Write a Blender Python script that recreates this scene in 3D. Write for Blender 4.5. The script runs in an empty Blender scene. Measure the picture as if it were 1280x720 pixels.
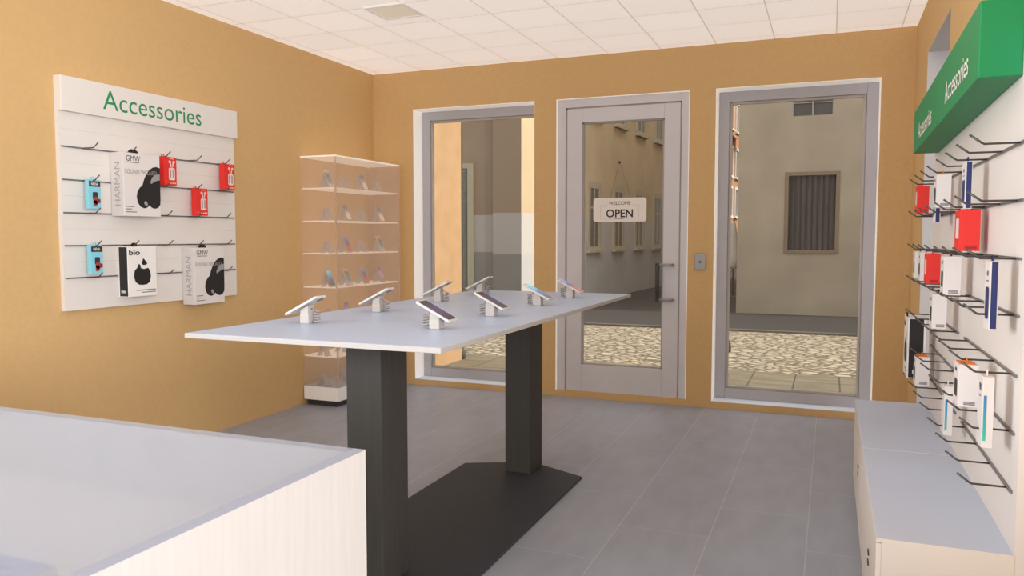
import bpy, bmesh, math, random
from mathutils import Vector, Matrix
random.seed(4)
scene = bpy.context.scene
C = scene.collection
PI = math.pi

# ------------------------------------------------------------------ measures of the room
L, D, R, H = -4.154, 6.658, 0.561, 3.0
CAM_Z = 1.4291

# ------------------------------------------------------------------ materials
def lin(c):
    def f(v):
        v /= 255.0
        return v / 12.92 if v <= .04045 else ((v + .055) / 1.055) ** 2.4
    return (f(c[0]), f(c[1]), f(c[2]), 1)

MATS = {}
def mat(name, rgb, rough=.6, var=.06, scale=6., spec=.3, bump=0., stretch=(1, 1, 1), metal=0., emit=0., coord='Object', detail=4.):
    if name in MATS: return MATS[name]
    m = bpy.data.materials.new(name); m.use_nodes = True
    nt = m.node_tree; N = nt.nodes; K = nt.links
    b = N['Principled BSDF']
    b.inputs['Roughness'].default_value = rough
    b.inputs['Specular IOR Level'].default_value = spec
    b.inputs['Metallic'].default_value = metal
    tc = N.new('ShaderNodeTexCoord'); mp = N.new('ShaderNodeMapping')
    mp.inputs['Scale'].default_value = stretch
    K.new(tc.outputs[coord], mp.inputs['Vector'])
    nz = N.new('ShaderNodeTexNoise'); nz.inputs['Scale'].default_value = scale; nz.inputs['Detail'].default_value = detail
    K.new(mp.outputs['Vector'], nz.inputs['Vector'])
    mr = N.new('ShaderNodeMapRange')
    mr.inputs['From Min'].default_value = .25; mr.inputs['From Max'].default_value = .75
    mr.inputs['To Min'].default_value = 1 - var; mr.inputs['To Max'].default_value = 1 + var
    K.new(nz.outputs['Fac'], mr.inputs['Value'])
    mx = N.new('ShaderNodeVectorMath'); mx.operation = 'SCALE'
    mx.inputs[0].default_value = lin(rgb)[:3]
    K.new(mr.outputs['Result'], mx.inputs['Scale'])
    K.new(mx.outputs['Vector'], b.inputs['Base Color'])
    if emit:
        K.new(mx.outputs['Vector'], b.inputs['Emission Color']); b.inputs['Emission Strength'].default_value = emit
    if bump:
        bp = N.new('ShaderNodeBump'); bp.inputs['Strength'].default_value = bump; bp.inputs['Distance'].default_value = .004
        K.new(nz.outputs['Fac'], bp.inputs['Height']); K.new(bp.outputs['Normal'], b.inputs['Normal'])
    MATS[name] = m
    return m

def grid_mat(name, rgb, line, bw, rh, mortar, offset, shift, rotated, rough=.6, var=.05, scale=5., emit=0., stretch=(1, 1, 1), spec=.3, bump=0.):
    """tiles laid in metres: brick texture over object coordinates"""
    m = mat(name, rgb, rough, var, scale, spec, bump, stretch)
    nt = m.node_tree; N = nt.nodes; K = nt.links; b = N['Principled BSDF']
    tc = N.new('ShaderNodeTexCoord'); sx = N.new('ShaderNodeSeparateXYZ'); cx = N.new('ShaderNodeCombineXYZ')
    K.new(tc.outputs['Object'], sx.inputs[0])
    def add(o, v):
        a = N.new('ShaderNodeMath'); a.operation = 'ADD'; a.inputs[1].default_value = v; K.new(o, a.inputs[0]); return a.outputs[0]
    u, v = (sx.outputs['Y'], sx.outputs['X']) if rotated else (sx.outputs['X'], sx.outputs['Y'])
    K.new(add(u, shift[0]), cx.inputs['X']); K.new(add(v, shift[1]), cx.inputs['Y'])
    br = N.new('ShaderNodeTexBrick')
    br.offset = offset; br.offset_frequency = 2; br.squash = 1
    br.inputs['Scale'].default_value = 1; br.inputs['Brick Width'].default_value = bw; br.inputs['Row Height'].default_value = rh
    br.inputs['Mortar Size'].default_value = mortar; br.inputs['Mortar Smooth'].default_value = .3
    br.inputs['Color1'].default_value = (1, 1, 1, 1); br.inputs['Color2'].default_value = (.95, .95, .95, 1)
    br.inputs['Mortar'].default_value = (1, 1, 1, 1)
    K.new(cx.outputs[0], br.inputs['Vector'])
    src = b.inputs['Base Color'].links[0].from_socket
    mul = N.new('ShaderNodeMix'); mul.data_type = 'RGBA'; mul.blend_type = 'MULTIPLY'; mul.inputs['Factor'].default_value = 1
    K.new(src, mul.inputs['A']); K.new(br.outputs['Color'], mul.inputs['B'])
    mx = N.new('ShaderNodeMix'); mx.data_type = 'RGBA'
    K.new(br.outputs['Fac'], mx.inputs['Factor']); K.new(mul.outputs['Result'], mx.inputs['A']); mx.inputs['B'].default_value = lin(line)
    K.new(mx.outputs['Result'], b.inputs['Base Color'])
    if emit:
        K.new(mx.outputs['Result'], b.inputs['Emission Color']); b.inputs['Emission Strength'].default_value = emit
    return m

def glass_mat(name, tint, haze=0., haze_col=(235, 225, 215), refl=.5):
    m = bpy.data.materials.new(name); m.use_nodes = True
    nt = m.node_tree; N = nt.nodes; K = nt.links
    N.remove(N['Principled BSDF']); out = N['Material Output']
    tr = N.new('ShaderNodeBsdfTransparent'); tr.inputs['Color'].default_value = (*[t for t in tint], 1)
    gl = N.new('ShaderNodeBsdfGlossy'); gl.inputs['Roughness'].default_value = .03
    fr = N.new('ShaderNodeLayerWeight'); fr.inputs['Blend'].default_value = .25
    ml = N.new('ShaderNodeMath'); ml.operation = 'MULTIPLY'; ml.inputs[1].default_value = refl
    K.new(fr.outputs['Fresnel'], ml.inputs[0])
    mx = N.new('ShaderNodeMixShader'); K.new(ml.outputs[0], mx.inputs[0])
    last = tr.outputs[0]
    if haze:
        df = N.new('ShaderNodeBsdfDiffuse'); df.inputs['Color'].default_value = lin(haze_col)
        tl = N.new('ShaderNodeBsdfTranslucent'); tl.inputs['Color'].default_value = lin(haze_col)
        h0 = N.new('ShaderNodeMixShader'); h0.inputs[0].default_value = .5
        K.new(df.outputs[0], h0.inputs[1]); K.new(tl.outputs[0], h0.inputs[2])
        h1 = N.new('ShaderNodeMixShader'); h1.inputs[0].default_value = haze
        K.new(tr.outputs[0], h1.inputs[1]); K.new(h0.outputs[0], h1.inputs[2]); last = h1.outputs[0]
    K.new(last, mx.inputs[1]); K.new(gl.outputs[0], mx.inputs[2]); K.new(mx.outputs[0], out.inputs[0])
    MATS[name] = m
    return m

def ramp_mat(name, stops, axis='Z', rough=.25, emit=.25, wob=.12):
    """a picture shown on a small screen: colours along the height with a little wobble"""
    m = bpy.data.materials.new(name); m.use_nodes = True
    nt = m.node_tree; N = nt.nodes; K = nt.links; b = N['Principled BSDF']
    tc = N.new('ShaderNodeTexCoord'); sx = N.new('ShaderNodeSeparateXYZ'); K.new(tc.outputs['Generated'], sx.inputs[0])
    nz = N.new('ShaderNodeTexNoise'); nz.inputs['Scale'].default_value = 5; nz.inputs['Detail'].default_value = 3; K.new(tc.outputs['Generated'], nz.inputs['Vector'])
    a = N.new('ShaderNodeMath'); a.operation = 'MULTIPLY_ADD'; a.inputs[1].default_value = wob * 2; a.inputs[2].default_value = -wob
    K.new(nz.outputs['Fac'], a.inputs[0])
    s = N.new('ShaderNodeMath'); s.operation = 'ADD'; K.new(sx.outputs[axis], s.inputs[0]); K.new(a.outputs[0], s.inputs[1])
    cr = N.new('ShaderNodeValToRGB'); K.new(s.outputs[0], cr.inputs[0])
    e = cr.color_ramp.elements
    e[0].position, e[0].color = stops[0][0], lin(stops[0][1]); e[1].position, e[1].color = stops[-1][0], lin(stops[-1][1])
    for p, c in stops[1:-1]:
        n = e.new(p); n.color = lin(c)
    K.new(cr.outputs[0], b.inputs['Base Color']); K.new(cr.outputs[0], b.inputs['Emission Color'])
    b.inputs['Emission Strength'].default_value = emit; b.inputs['Roughness'].default_value = rough
    MATS[name] = m
    return m

ochre = mat('ochre_wall_paint', (209, 173, 122), .9, .035, 30, .1, .2)
white_board = mat('white_board', (228, 221, 215), .55, .02, 3)
cream_white = mat('cream_white', (232, 223, 214), .5, .03, 4)
glow_reveal_white = mat('self_lit_reveal_plaster', (240, 235, 230), .8, .02, 5, .1, emit=.28)  # plaster given a glow of its own to brighten the reveals
sky_tint_white = mat('blue_white_laminate', (180, 196, 222), .35, .02, 3, .25)  # cool skylight on upward faces, put into the colour
sill_m = mat('blue_white_sill', (226, 236, 252), .5, .02, 3)  # bluish because it faces up: sky light painted in
dark_wood = mat('dark_grey_wood', (63, 60, 56), .55, .1, 5, .25, 0, (9, 9, .6))
base_metal = mat('anthracite_powder_coat', (58, 61, 68), .6, .05, 8, .25)
frame_grey = mat('grey_window_frame', (178, 175, 179), .5, .03, 4)
door_grey = mat('grey_door_frame', (208, 205, 208), .5, .03, 4)
seam_dark = mat('plain_grey_gasket', (166, 160, 158), .8, .03, 6)  # one even grey for door gaskets and glazing beads
steel = mat('dark_steel_wire', (84, 80, 78), .3, .04, 20, .6, metal=.55)
rail_m = mat('grey_steel_rail', (120, 117, 118), .4, .04, 20, .5, metal=.35)
brushed = mat('brushed_steel', (150, 146, 142), .4, .05, 8, .4, metal=.4, stretch=(1, 1, 12))
green = mat('green_sign_enamel', (33, 136, 82), .5, .03, 3, .25)
green_text = mat('green_lettering', (45, 140, 88), .6, .02, 4)
white_text = mat('white_lettering', (240, 236, 226), .6, .02, 4)
black = mat('black_print', (40, 38, 38), .5, .06, 9)
char = mat('charcoal_print', (58, 55, 54), .5, .06, 9)
grey_print = mat('grey_print', (158, 152, 150), .6, .04, 9)
mid_print = mat('mid_grey_print', (120, 114, 112), .6, .04, 9)
carton_w = mat('white_carton', (226, 219, 216), .55, .02, 6)
carton_g = mat('pale_grey_carton', (212, 205, 202), .55, .02, 6)
red = mat('red_carton', (226, 52, 46), .5, .04, 6)
red_dark = mat('dark_red_print', (150, 34, 34), .5, .04, 9)
pink_white = mat('pale_pink_print', (238, 214, 210), .5, .04, 9)
yellowish = mat('pale_yellow_print', (240, 205, 160), .5, .04, 9)
blue_card = mat('light_blue_card', (138, 205, 224), .5, .03, 7)
navy = mat('navy_print', (46, 54, 104), .5, .05, 9)
orange = mat('orange_hang_tab', (226, 128, 52), .5, .04, 9)
phone_white = mat('warm_white_phone_shell', (206, 199, 191), .35, .03, 8)
phone_grey = mat('silver_grey_phone_shell', (170, 165, 162), .35, .03, 8)
stand_grey = mat('pale_grey_stand_plastic', (184, 177, 171), .5, .03, 8)
cable_m = mat('grey_coil_cable', (158, 153, 152), .5, .03, 8)
lens_m = mat('dark_lens', (48, 46, 50), .2, .03, 8)
sign_board = mat('off_white_sign_board', (234, 225, 217), .6, .02, 6)
cord_m = mat('thin_grey_cord', (118, 104, 88), .8, .03, 8)
shelf_m = mat('glowing_cream_shelf', (232, 223, 209), .5, .02, 5, emit=.4)  # shelves glow by themselves to lighten the tower inside
acrylic = glass_mat('frosted_acrylic', (.92, .93, .95), .6, (214, 214, 220), .1)
pane = glass_mat('window_glass', (.88, .88, .88), .035, (200, 190, 178), .05)
tower_glass = glass_mat('hazy_cabinet_glass', (1, .99, .98), .25, (236, 218, 204), .12)
tower_edge = glass_mat('polished_glass_edge', (.95, .92, .9), .42, (240, 222, 206), .1)
counter_glass = glass_mat('counter_glass', (.97, .98, 1), .38, (214, 220, 231), .06)
handle_glass = glass_mat('smoked_handle_bar', (.5, .52, .51), .35, (120, 122, 118), .4)
scr_dark = ramp_mat('dark_screen', [(0, (26, 24, 34)), (.3, (60, 52, 92)), (.6, (64, 52, 104)), (.85, (30, 28, 44)), (1, (22, 20, 26))])
scr_cyan = ramp_mat('cyan_screen', [(0, (40, 42, 62)), (.25, (70, 84, 130)), (.5, (60, 110, 190)), (.75, (90, 196, 240)), (1, (150, 232, 226))], wob=.2)
scr_flag = ramp_mat('blue_red_screen', [(0, (210, 70, 60)), (.3, (190, 70, 66)), (.45, (96, 70, 90)), (.65, (60, 66, 160)), (.85, (120, 120, 205)), (1, (150, 150, 210))], wob=.15)
scr_teal = ramp_mat('teal_screen', [(0, (190, 190, 186)), (.25, (96, 140, 150)), (.55, (78, 128, 136)), (.75, (70, 74, 80)), (1, (196, 188, 180))])
scr_white = ramp_mat('white_blue_screen', [(0, (240, 226, 214)), (.4, (238, 222, 214)), (.55, (150, 176, 200)), (.8, (96, 110, 140)), (1, (60, 60, 80))])
scr_pink = ramp_mat('pink_violet_screen', [(0, (130, 120, 150)), (.35, (206, 150, 176)), (.6, (190, 160, 200)), (1, (84, 70, 150))], wob=.2)
teal_grad = ramp_mat('teal_blue_print', [(0, (60, 190, 160)), (.5, (50, 160, 180)), (1, (52, 120, 190))], emit=0, wob=.02, rough=.5)

floor_m = grid_mat('grey_floor_tile', (160, 165, 178), (181, 187, 198), .9, .435, .0028, .5, (20 * .9 + .3 - .0, 20 * .435 + .07), True, .42, .09, 3.2, 0, (3, 1, 1), .3)
ceil_m = grid_mat('glowing_ceiling_tile', (222, 213, 206), (186, 174, 162), .452, .454, .006, 0., (40 * .452 + .9 - .452 * 1, 40 * .454 - 6.085), False, .9, .025, 60, .7)  # tiles emit light themselves, as soft fill for the whole room
# the street
cobble_m = mat('cobble_setts', (196, 180, 148), .85, .15, 2)
pave_m = grid_mat('pale_stone_paving', (143, 135, 115), (96, 90, 78), .445, 1.25, .01, .5, (20 * .445 + .10, 20 * 1.25 - .7), False, .8, .3, 1.6, 0, (1.2, 7, 1))
asphalt_m = mat('dark_asphalt', (76, 73, 71), .9, .12, 2, stretch=(1, 5, 1))
kerb_m = mat('grey_kerb_stone', (112, 106, 98), .9, .1, 4)
plaster_tan = mat('tan_facade_plaster', (234, 210, 174), .95, .13, .9, .1)
plaster_beige = mat('beige_facade_plaster', (174, 162, 143), .95, .16, 1.2, .1)
plaster_shade_brown = mat('shaded_brown_plaster', (128, 113, 97), .95, .1, .8, .1)  # shade on fronts facing the shop, put into the colour
plaster_shade_white = mat('shaded_white_plaster', (146, 141, 137), .95, .05, 1.2, .1)  # white plaster darkened to its shaded tone
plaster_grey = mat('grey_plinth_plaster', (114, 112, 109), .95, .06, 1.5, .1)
plaster_salmon = mat('salmon_facade_plaster', (190, 140, 104), .95, .08, 1.5, .1)
sun_orange = mat('orange_facade_plaster', (208, 172, 132), .95, .09, 5, .1)
stone_frame = mat('pale_stone_surround', (216, 204, 180), .9, .05, 3, .1)
dark_pane = mat('dim_window_pane', (134, 128, 120), .3, .1, 2)
curtain_m = mat('grey_curtain', (92, 86, 85), .8, .3, 5, .1, 0, (5, 5, .25))
shutter_m = mat('grey_green_shutter', (108, 108, 100), .8, .08, 3)
door_trim = mat('pale_green_surround', (146, 142, 122), .8, .05, 3)
pipe_m = mat('dark_grey_downpipe', (92, 92, 88), .5, .05, 5, .3)
parasol_m = mat('white_parasol_cloth', (236, 230, 218), .8, .05, 6)
awning_m = mat('orange_awning_cloth', (190, 140, 100), .8, .05, 6)
rust_m = mat('reddish_brown_pole', (150, 100, 84), .7, .05, 6)
bollard_m = mat('grey_stone_bollard', (112, 106, 102), .8, .1, 8)
dark_stone = mat('dark_stone_block', (70, 66, 64), .8, .1, 8)

# cobbles: voronoi setts
def cobble_setup():
    nt = cobble_m.node_tree; N = nt.nodes; K = nt.links; b = N['Principled BSDF']
    tc = N.new('ShaderNodeTexCoord'); mp = N.new('ShaderNodeMapping'); mp.inputs['Scale'].default_value = (7.5, 9.5, 1)
    K.new(tc.outputs['Object'], mp.inputs['Vector'])
    vo = N.new('ShaderNodeTexVoronoi'); vo.feature = 'DISTANCE_TO_EDGE'; vo.inputs['Scale'].default_value = 1; K.new(mp.outputs[0], vo.inputs['Vector'])
    vc = N.new('ShaderNodeTexVoronoi'); vc.inputs['Scale'].default_value = 1; K.new(mp.outputs[0], vc.inputs['Vector'])
    cr = N.new('ShaderNodeValToRGB'); K.new(vo.outputs['Distance'], cr.inputs[0])
    cr.color_ramp.elements[0].position = .02; cr.color_ramp.elements[0].color = lin((122, 112, 94))
    cr.color_ramp.elements[1].position = .2; cr.color_ramp.elements[1].color = lin((216, 203, 178))
    mr = N.new('ShaderNodeMapRange'); mr.inputs['To Min'].default_value = .72; mr.inputs['To Max'].default_value = 1.08
    K.new(vc.outputs['Color'], mr.inputs['Value'])
    sc = N.new('ShaderNodeVectorMath'); sc.operation = 'SCALE'; K.new(cr.outputs[0], sc.inputs[0]); K.new(mr.outputs[0], sc.inputs['Scale'])
    K.new(sc.outputs[0], b.inputs['Base Color'])
    bp = N.new('ShaderNodeBump'); bp.inputs['Strength'].default_value = .9; bp.inputs['Distance'].default_value = .05
    ml = N.new('ShaderNodeMath'); ml.operation = 'MINIMUM'; ml.inputs[1].default_value = .25; K.new(vo.outputs['Distance'], ml.inputs[0])
    K.new(ml.outputs[0], bp.inputs['Height']); K.new(bp.outputs[0], b.inputs['Normal'])
cobble_setup()

# ------------------------------------------------------------------ mesh helpers
def box(bm, x0, x1, y0, y1, z0, z1, bev=0., seg=2):
    vs = [bm.verts.new(p) for p in ((x0, y0, z0), (x1, y0, z0), (x1, y1, z0), (x0, y1, z0), (x0, y0, z1), (x1, y0, z1), (x1, y1, z1), (x0, y1, z1))]
    fs = [bm.faces.new([vs[i] for i in f]) for f in ((0, 3, 2, 1), (4, 5, 6, 7), (0, 1, 5, 4), (1, 2, 6, 5), (2, 3, 7, 6), (3, 0, 4, 7))]
    if bev:
        es = list({e for f in fs for e in f.edges})
        bmesh.ops.bevel(bm, geom=es, offset=bev, segments=seg, affect='EDGES', profile=.5)

def tube(bm, pts, r, n=8, cap=True):
    pts = [Vector(p) for p in pts]; rings = []
    up0 = None
    for i, p in enumerate(pts):
        if i == 0: t = pts[1] - p
        elif i == len(pts) - 1: t = p - pts[i - 1]
        else: t = (pts[i + 1] - p).normalized() + (p - pts[i - 1]).normalized()
        t.normalize()
        if up0 is None:
            up0 = Vector((0, 0, 1)) if abs(t.z) < .9 else Vector((1, 0, 0))
        a = t.cross(up0); a.normalize(); b = a.cross(t); up0 = b
        rr = r[i] if isinstance(r, (list, tuple)) else r
        rings.append([bm.verts.new(p + rr * (math.cos(2 * PI * k / n) * a + math.sin(2 * PI * k / n) * b)) for k in range(n)])
    for q, w in zip(rings, rings[1:]):
        for k in range(n):
            bm.faces.new((q[k], q[(k + 1) % n], w[(k + 1) % n], w[k]))
    if cap:
        bm.faces.new(rings[0][::-1]); bm.faces.new(rings[-1])

def prism(bm, poly, axis, a0, a1):
    """poly: 2-D outline; extruded along axis between a0 and a1"""
    def P(u, v, w):
        return {'x': (w, u, v), 'y': (u, w, v), 'z': (u, v, w)}[axis]
    A = [bm.verts.new(P(u, v, a0)) for u, v in poly]; B = [bm.verts.new(P(u, v, a1)) for u, v in poly]
    bm.faces.new(A); bm.faces.new(B[::-1])
    n = len(poly)
    for i in range(n):
        bm.faces.new((A[i], B[i], B[(i + 1) % n], A[(i + 1) % n]))

def finish(bm):
    bmesh.ops.recalc_face_normals(bm, faces=bm.faces)

def obj(name, bm, m, parent=None, smooth=False, label=None, kind=None):
    finish(bm)
    me = bpy.data.meshes.new(name); bm.to_mesh(me); bm.free()
    me.materials.append(m)
    if smooth:
        for p in me.polygons: p.use_smooth = True
    o = bpy.data.objects.new(name, me); C.objects.link(o)
    if parent: o.parent = parent
    if label: o['label'] = label
    if kind: o['kind'] = kind
    return o

def bobj(name, boxes, m, parent=None, bev=0., **k):
    bm = bmesh.new()
    for b in boxes: box(bm, *b, bev=bev)
    return obj(name, bm, m, parent, **k)

def thing(name, label, cat, loc=(0, 0, 0), rot=(0, 0, 0), group=None, kind=None):
    o = bpy.data.objects.new(name, None); C.objects.link(o)
    o.location = loc; o.rotation_euler = rot; o.empty_display_size = .05
    o['label'] = label; o['category'] = cat
    if group: o['group'] = group
    if kind: o['kind'] = kind
    return o

def tag(o, label, cat, group=None, kind=None):
    o['label'] = label; o['category'] = cat
    if group: o['group'] = group
    if kind: o['kind'] = kind
    return o

KIDS = {}
def dup(root, loc, rot=None, label=None, group=None):
    r = root.copy(); C.objects.link(r); r.location = loc
    if rot: r.rotation_euler = rot
    if label: r['label'] = label
    if group: r['group'] = group
    for ch in list(root.children):
        c = ch.copy(); C.objects.link(c); c.parent = r
        for g in list(ch.children):
            d = g.copy(); C.objects.link(d); d.parent = c
    return r

# flat prints on faces. F: function (u, v) -> 3-D point
def poly_on(bm, pts, F):
    bm.faces.new([bm.verts.new(F(u, v)) for u, v in pts])
def ell(cx, cy, rx, ry, n=24, rot=0.):
    return [(cx + rx * math.cos(t) * math.cos(rot) - ry * math.sin(t) * math.sin(rot), cy + rx * math.cos(t) * math.sin(rot) + ry * math.sin(t) * math.cos(rot)) for t in [2 * PI * i / n for i in range(n)]]
def rrect(x0, x1, y0, y1, r, n=5):
    out = []
    for cx, cy, a in ((x1 - r, y1 - r, 0), (x0 + r, y1 - r, PI / 2), (x0 + r, y0 + r, PI), (x1 - r, y0 + r, 3 * PI / 2)):
        for i in range(n + 1):
            t = a + PI / 2 * i / n; out.append((cx + r * math.cos(t), cy + r * math.sin(t)))
    return out
def rect(x0, x1, y0, y1): return [(x0, y0), (x1, y0), (x1, y1), (x0, y1)]

TXT = {}
def text_mesh(s, bold=0.):
    k = (s, bold)
    if k in TXT: return TXT[k]
    cu = bpy.data.curves.new('lettering', 'FONT'); cu.body = s; cu.size = 1; cu.align_x = 'CENTER'; cu.align_y = 'CENTER'
    cu.offset = bold; cu.resolution_u = 4
    o = bpy.data.objects.new('lettering', cu); C.objects.link(o)
    dg = bpy.context.evaluated_depsgraph_get(); dg.update()
    me = bpy.data.meshes.new_from_object(o.evaluated_get(dg)); me.name = 'lettering'
    bpy.data.objects.remove(o); bpy.data.curves.remove(cu)
    xs = [v.co.x for v in me.vertices]; ys = [v.co.y for v in me.vertices]
    w = max(xs) - min(xs); h = max(ys) - min(ys); mx = (max(xs) + min(xs)) / 2; my = (max(ys) + min(ys)) / 2
    for v in me.vertices: v.co.x -= mx; v.co.y -= my
    TXT[k] = (me, w, h)
    return TXT[k]

def text(s, parent, center, t, u, m, width=None, height=None, bold=0., name='lettering'):
    """flat lettering centred at a point; t = reading direction, u = letter-up direction; fits width and/or height"""
    me, w, h = text_mesh(s, bold)
    me = me.copy(); me.materials.clear(); me.materials.append(m)
    if width and height: sx, sy = width / w, height / h
    elif width: sx = sy = width / w
    else: sx = sy = height / h
    t = Vector(t); u = Vector(u); n = t.cross(u)
    M = Matrix((( t.x * sx, u.x * sy, n.x, center[0]), (t.y * sx, u.y * sy, n.y, center[1]), (t.z * sx, u.z * sy, n.z, center[2]), (0, 0, 0, 1)))
    me.transform(M)
    o = bpy.data.objects.new(name, me); C.objects.link(o)
    if parent: o.parent = parent
    return o

X, Y, Z = (1, 0, 0), (0, 1, 0), (0, 0, 1)
nX, nY = (-1, 0, 0), (0, -1, 0)

# ------------------------------------------------------------------ room shell
def struct(name, boxes, m, label):
    o = bobj(name, boxes, m); o['kind'] = 'structure'; o['label'] = label; o['category'] = 'room'; return o

struct('floor', [(L - .25, R + .25, -1.6, D, -.1, 0)], floor_m, 'grey tiled shop floor with thin light joints')
struct('ceiling', [(L - .25, R + .25, -1.6, D + .25, H, H + .1)], ceil_m, 'white suspended tile ceiling above the shop')
struct('wall_left', [(L - .25, L, .9, D + .25, 0, H)], ochre, 'ochre painted wall carrying the white accessories board')
OZ0, OZ1 = .056, 2.642
V0, V1, D0, D1, W0, W1 = -3.713, -2.481, -2.273, -1.109, -.896, .328
wb = []
for a, b in ((L, V0), (V1, D0), (D1, W0), (W1, R + .25)): wb.append((a, b, D, D + .25, 0, H))
for a, b in ((V0, V1), (D0, D1), (W0, W1)):
    wb.append((a, b, D, D + .25, 0, OZ0)); wb.append((a, b, D, D + .25, OZ1, H))
struct('wall_back', wb, ochre, 'ochre painted wall with two tall windows and the glazed door')
SY0, SY1 = 4.803, 5.87
struct('wall_right', [(R, R + .25, 1.2, SY0, 0, H), (R, R + .25, SY1, D, 0, H), (R, R + .25, SY0, SY1, 0, OZ0), (R, R + .25, SY0, SY1, OZ1, H)], ochre, 'ochre painted wall behind the hook boards on the right')

RD = .19   # depth of the window reveal
def window(name, a, b, label, fr=.085, gr=.022):
    w = thing(name, label, 'window', (0, 0, 0), kind='structure')
    e = .004
    bobj('reveal', [(a, a + e, D + .001, D + RD, OZ0, OZ1), (b - e, b, D + .001, D + RD, OZ0, OZ1), (a, b, D + .001, D + RD, OZ1 - e, OZ1)], glow_reveal_white, w)
    bobj('sill', [(a, b, D + .001, D + RD, OZ0, OZ0 + e)], sill_m, w)
    f = .085; y0, y1 = D + .115, D + RD
    a2, b2, z2, z3 = a + e, b - e, OZ0 + e, OZ1 - e
    bm = bmesh.new(); y = D + .17
    for q in ((a2, a2 + f, y, y + .06, z2, z3), (b2 - fr, b2, y, y + .06, z2, z3), (a2 + f, b2 - fr, y, y + .06, z2, z2 + f), (a2 + f, b2 - fr, y, y + .06, z3 - f, z3)): box(bm, *q, bev=.004)
    obj('frame', bm, frame_grey, w)
    bm = bmesh.new(); g = .022; a3, b3, z4, z5 = a2 + f, b2 - fr, z2 + f, z3 - f
    for q in ((a3, a3 + g, y + .018, y + .05, z4, z5), (b3 - gr, b3, y + .018, y + .05, z4, z5), (a3 + g, b3 - gr, y + .018, y + .05, z4, z4 + g), (a3 + g, b3 - gr, y + .018, y + .05, z5 - g, z5)): box(bm, *q, bev=.005)
    obj('glazing_bead', bm, mat('light_grey_bead', (178, 170, 164), .5, .03, 5), w)
    bobj('glass_pane', [(a3 + .005, b3 - .005, y + .03, y + .036, z4 + .005, z5 - .005)], pane, w)
    return w
window('window_1', V0, V1, 'tall grey-framed shop window behind the white display table', .045, .008)
window('window_2', W0, W1, 'tall grey-framed shop window facing the house with the curtained window')

# side window in the right wall, half hidden by the green sign
w3 = thing('window_3', 'white window recess in the right wall beside the hook boards', 'window', kind='structure')
e = .004
bobj('reveal', [(R + .001, R + .245, SY0, SY0 + e, OZ0, OZ1), (R + .001, R + .245, SY1 - e, SY1, OZ0, OZ1), (R + .001, R + .245, SY0, SY1, OZ1 - e, OZ1)], mat('grey_white_jamb', (206, 202, 202), .8, .02, 5, .1), w3)
bobj('sill', [(R + .001, R + .245, SY0, SY1, OZ0, OZ0 + e)], sill_m, w3)
bobj('frame', [(R + .19, R + .24, SY0 + e, SY0 + .09, OZ0 + e, OZ1 - e), (R + .19, R + .24, SY1 - .09, SY1 - e, OZ0 + e, OZ1 - e), (R + .19, R + .24, SY0 + .09, SY1 - .09, OZ0 + e, OZ0 + .09), (R + .19, R + .24, SY0 + .09, SY1 - .09, OZ1 - .09, OZ1 - e)], frame_grey, w3)
bobj('glass_pane', [(R + .21, R + .216, SY0 + .09, SY1 - .09, OZ0 + .09, OZ1 - .09)], pane, w3)

# the glazed door
dr = thing('door_1', 'grey glazed entrance door with the open sign', 'door', kind='structure')
bobj('jamb_lining', [(D0, D0 + .008, D + .001, D + .1, OZ0, OZ1), (D1 - .004, D1, D + .001, D + .1, OZ0, OZ1), (D0, D1, D + .001, D + .1, OZ1 - .006, OZ1)], glow_reveal_white, dr)
fy = D + .012
a, b, z1 = D0 + .008, D1 - .004, OZ1 - .006
bm = bmesh.new()
for q in ((a, a + .075, fy, fy + .09, OZ0, z1), (b - .06, b, fy, fy + .09, OZ0, z1), (a + .075, b - .06, fy, fy + .09, z1 - .072, z1)): box(bm, *q, bev=.003)
obj('frame', bm, door_grey, dr)
la, lb, lz0, lz1 = a + .075, b - .06, OZ0, z1 - .072
bobj('gasket', [(la, la + .014, fy + .012, fy + .03, lz0, lz1), (lb - .012, lb, fy + .012, fy + .03, lz0, lz1), (la, lb, fy + .012, fy + .03, lz1 - .012, lz1)], seam_dark, dr)
ga, gb, gz0, gz1 = -2.04, -1.318, .297, 2.43
bm = bmesh.new(); y0, y1 = fy + .004, fy + .055
for q in ((la + .014, ga, y0, y1, lz0, lz1 - .012), (gb, lb - .012, y0, y1, lz0, lz1 - .012), (ga, gb, y0, y1, lz0, gz0), (ga, gb, y0, y1, gz1, lz1 - .012)): box(bm, *q, bev=.003)
obj('leaf', bm, door_grey, dr)
bobj('glazing_bead', [(ga, ga + .012, y0 + .012, y1, gz0, gz1), (gb - .012, gb, y0 + .012, y1, gz0, gz1), (ga, gb, y0 + .012, y1, gz1 - .012, gz1), (ga, gb, y0 + .012, y1, gz0, gz0 + .012)], seam_dark, dr)
bobj('glass_pane', [(ga + .006, gb - .006, y0 + .032, y0 + .04, gz0 + .006, gz1 - .006)], pane, dr)
bm = bmesh.new()
for zz in (1.195, .9):
    tube(bm, [(-1.232, fy + .004, zz), (-1.232, fy - .045, zz), (-1.25, fy - .055, zz), (-1.345, fy - .055, zz)], .012, 10)
hd = obj('handle', bm, brushed, dr, True)
bm = bmesh.new(); tube(bm, [(-1.352, fy - .055, .885), (-1.352, fy - .055, 1.21)], .019, 14)
obj('grip_bar', bm, handle_glass, hd, True, label='smoky see-through grip bar')

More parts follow.
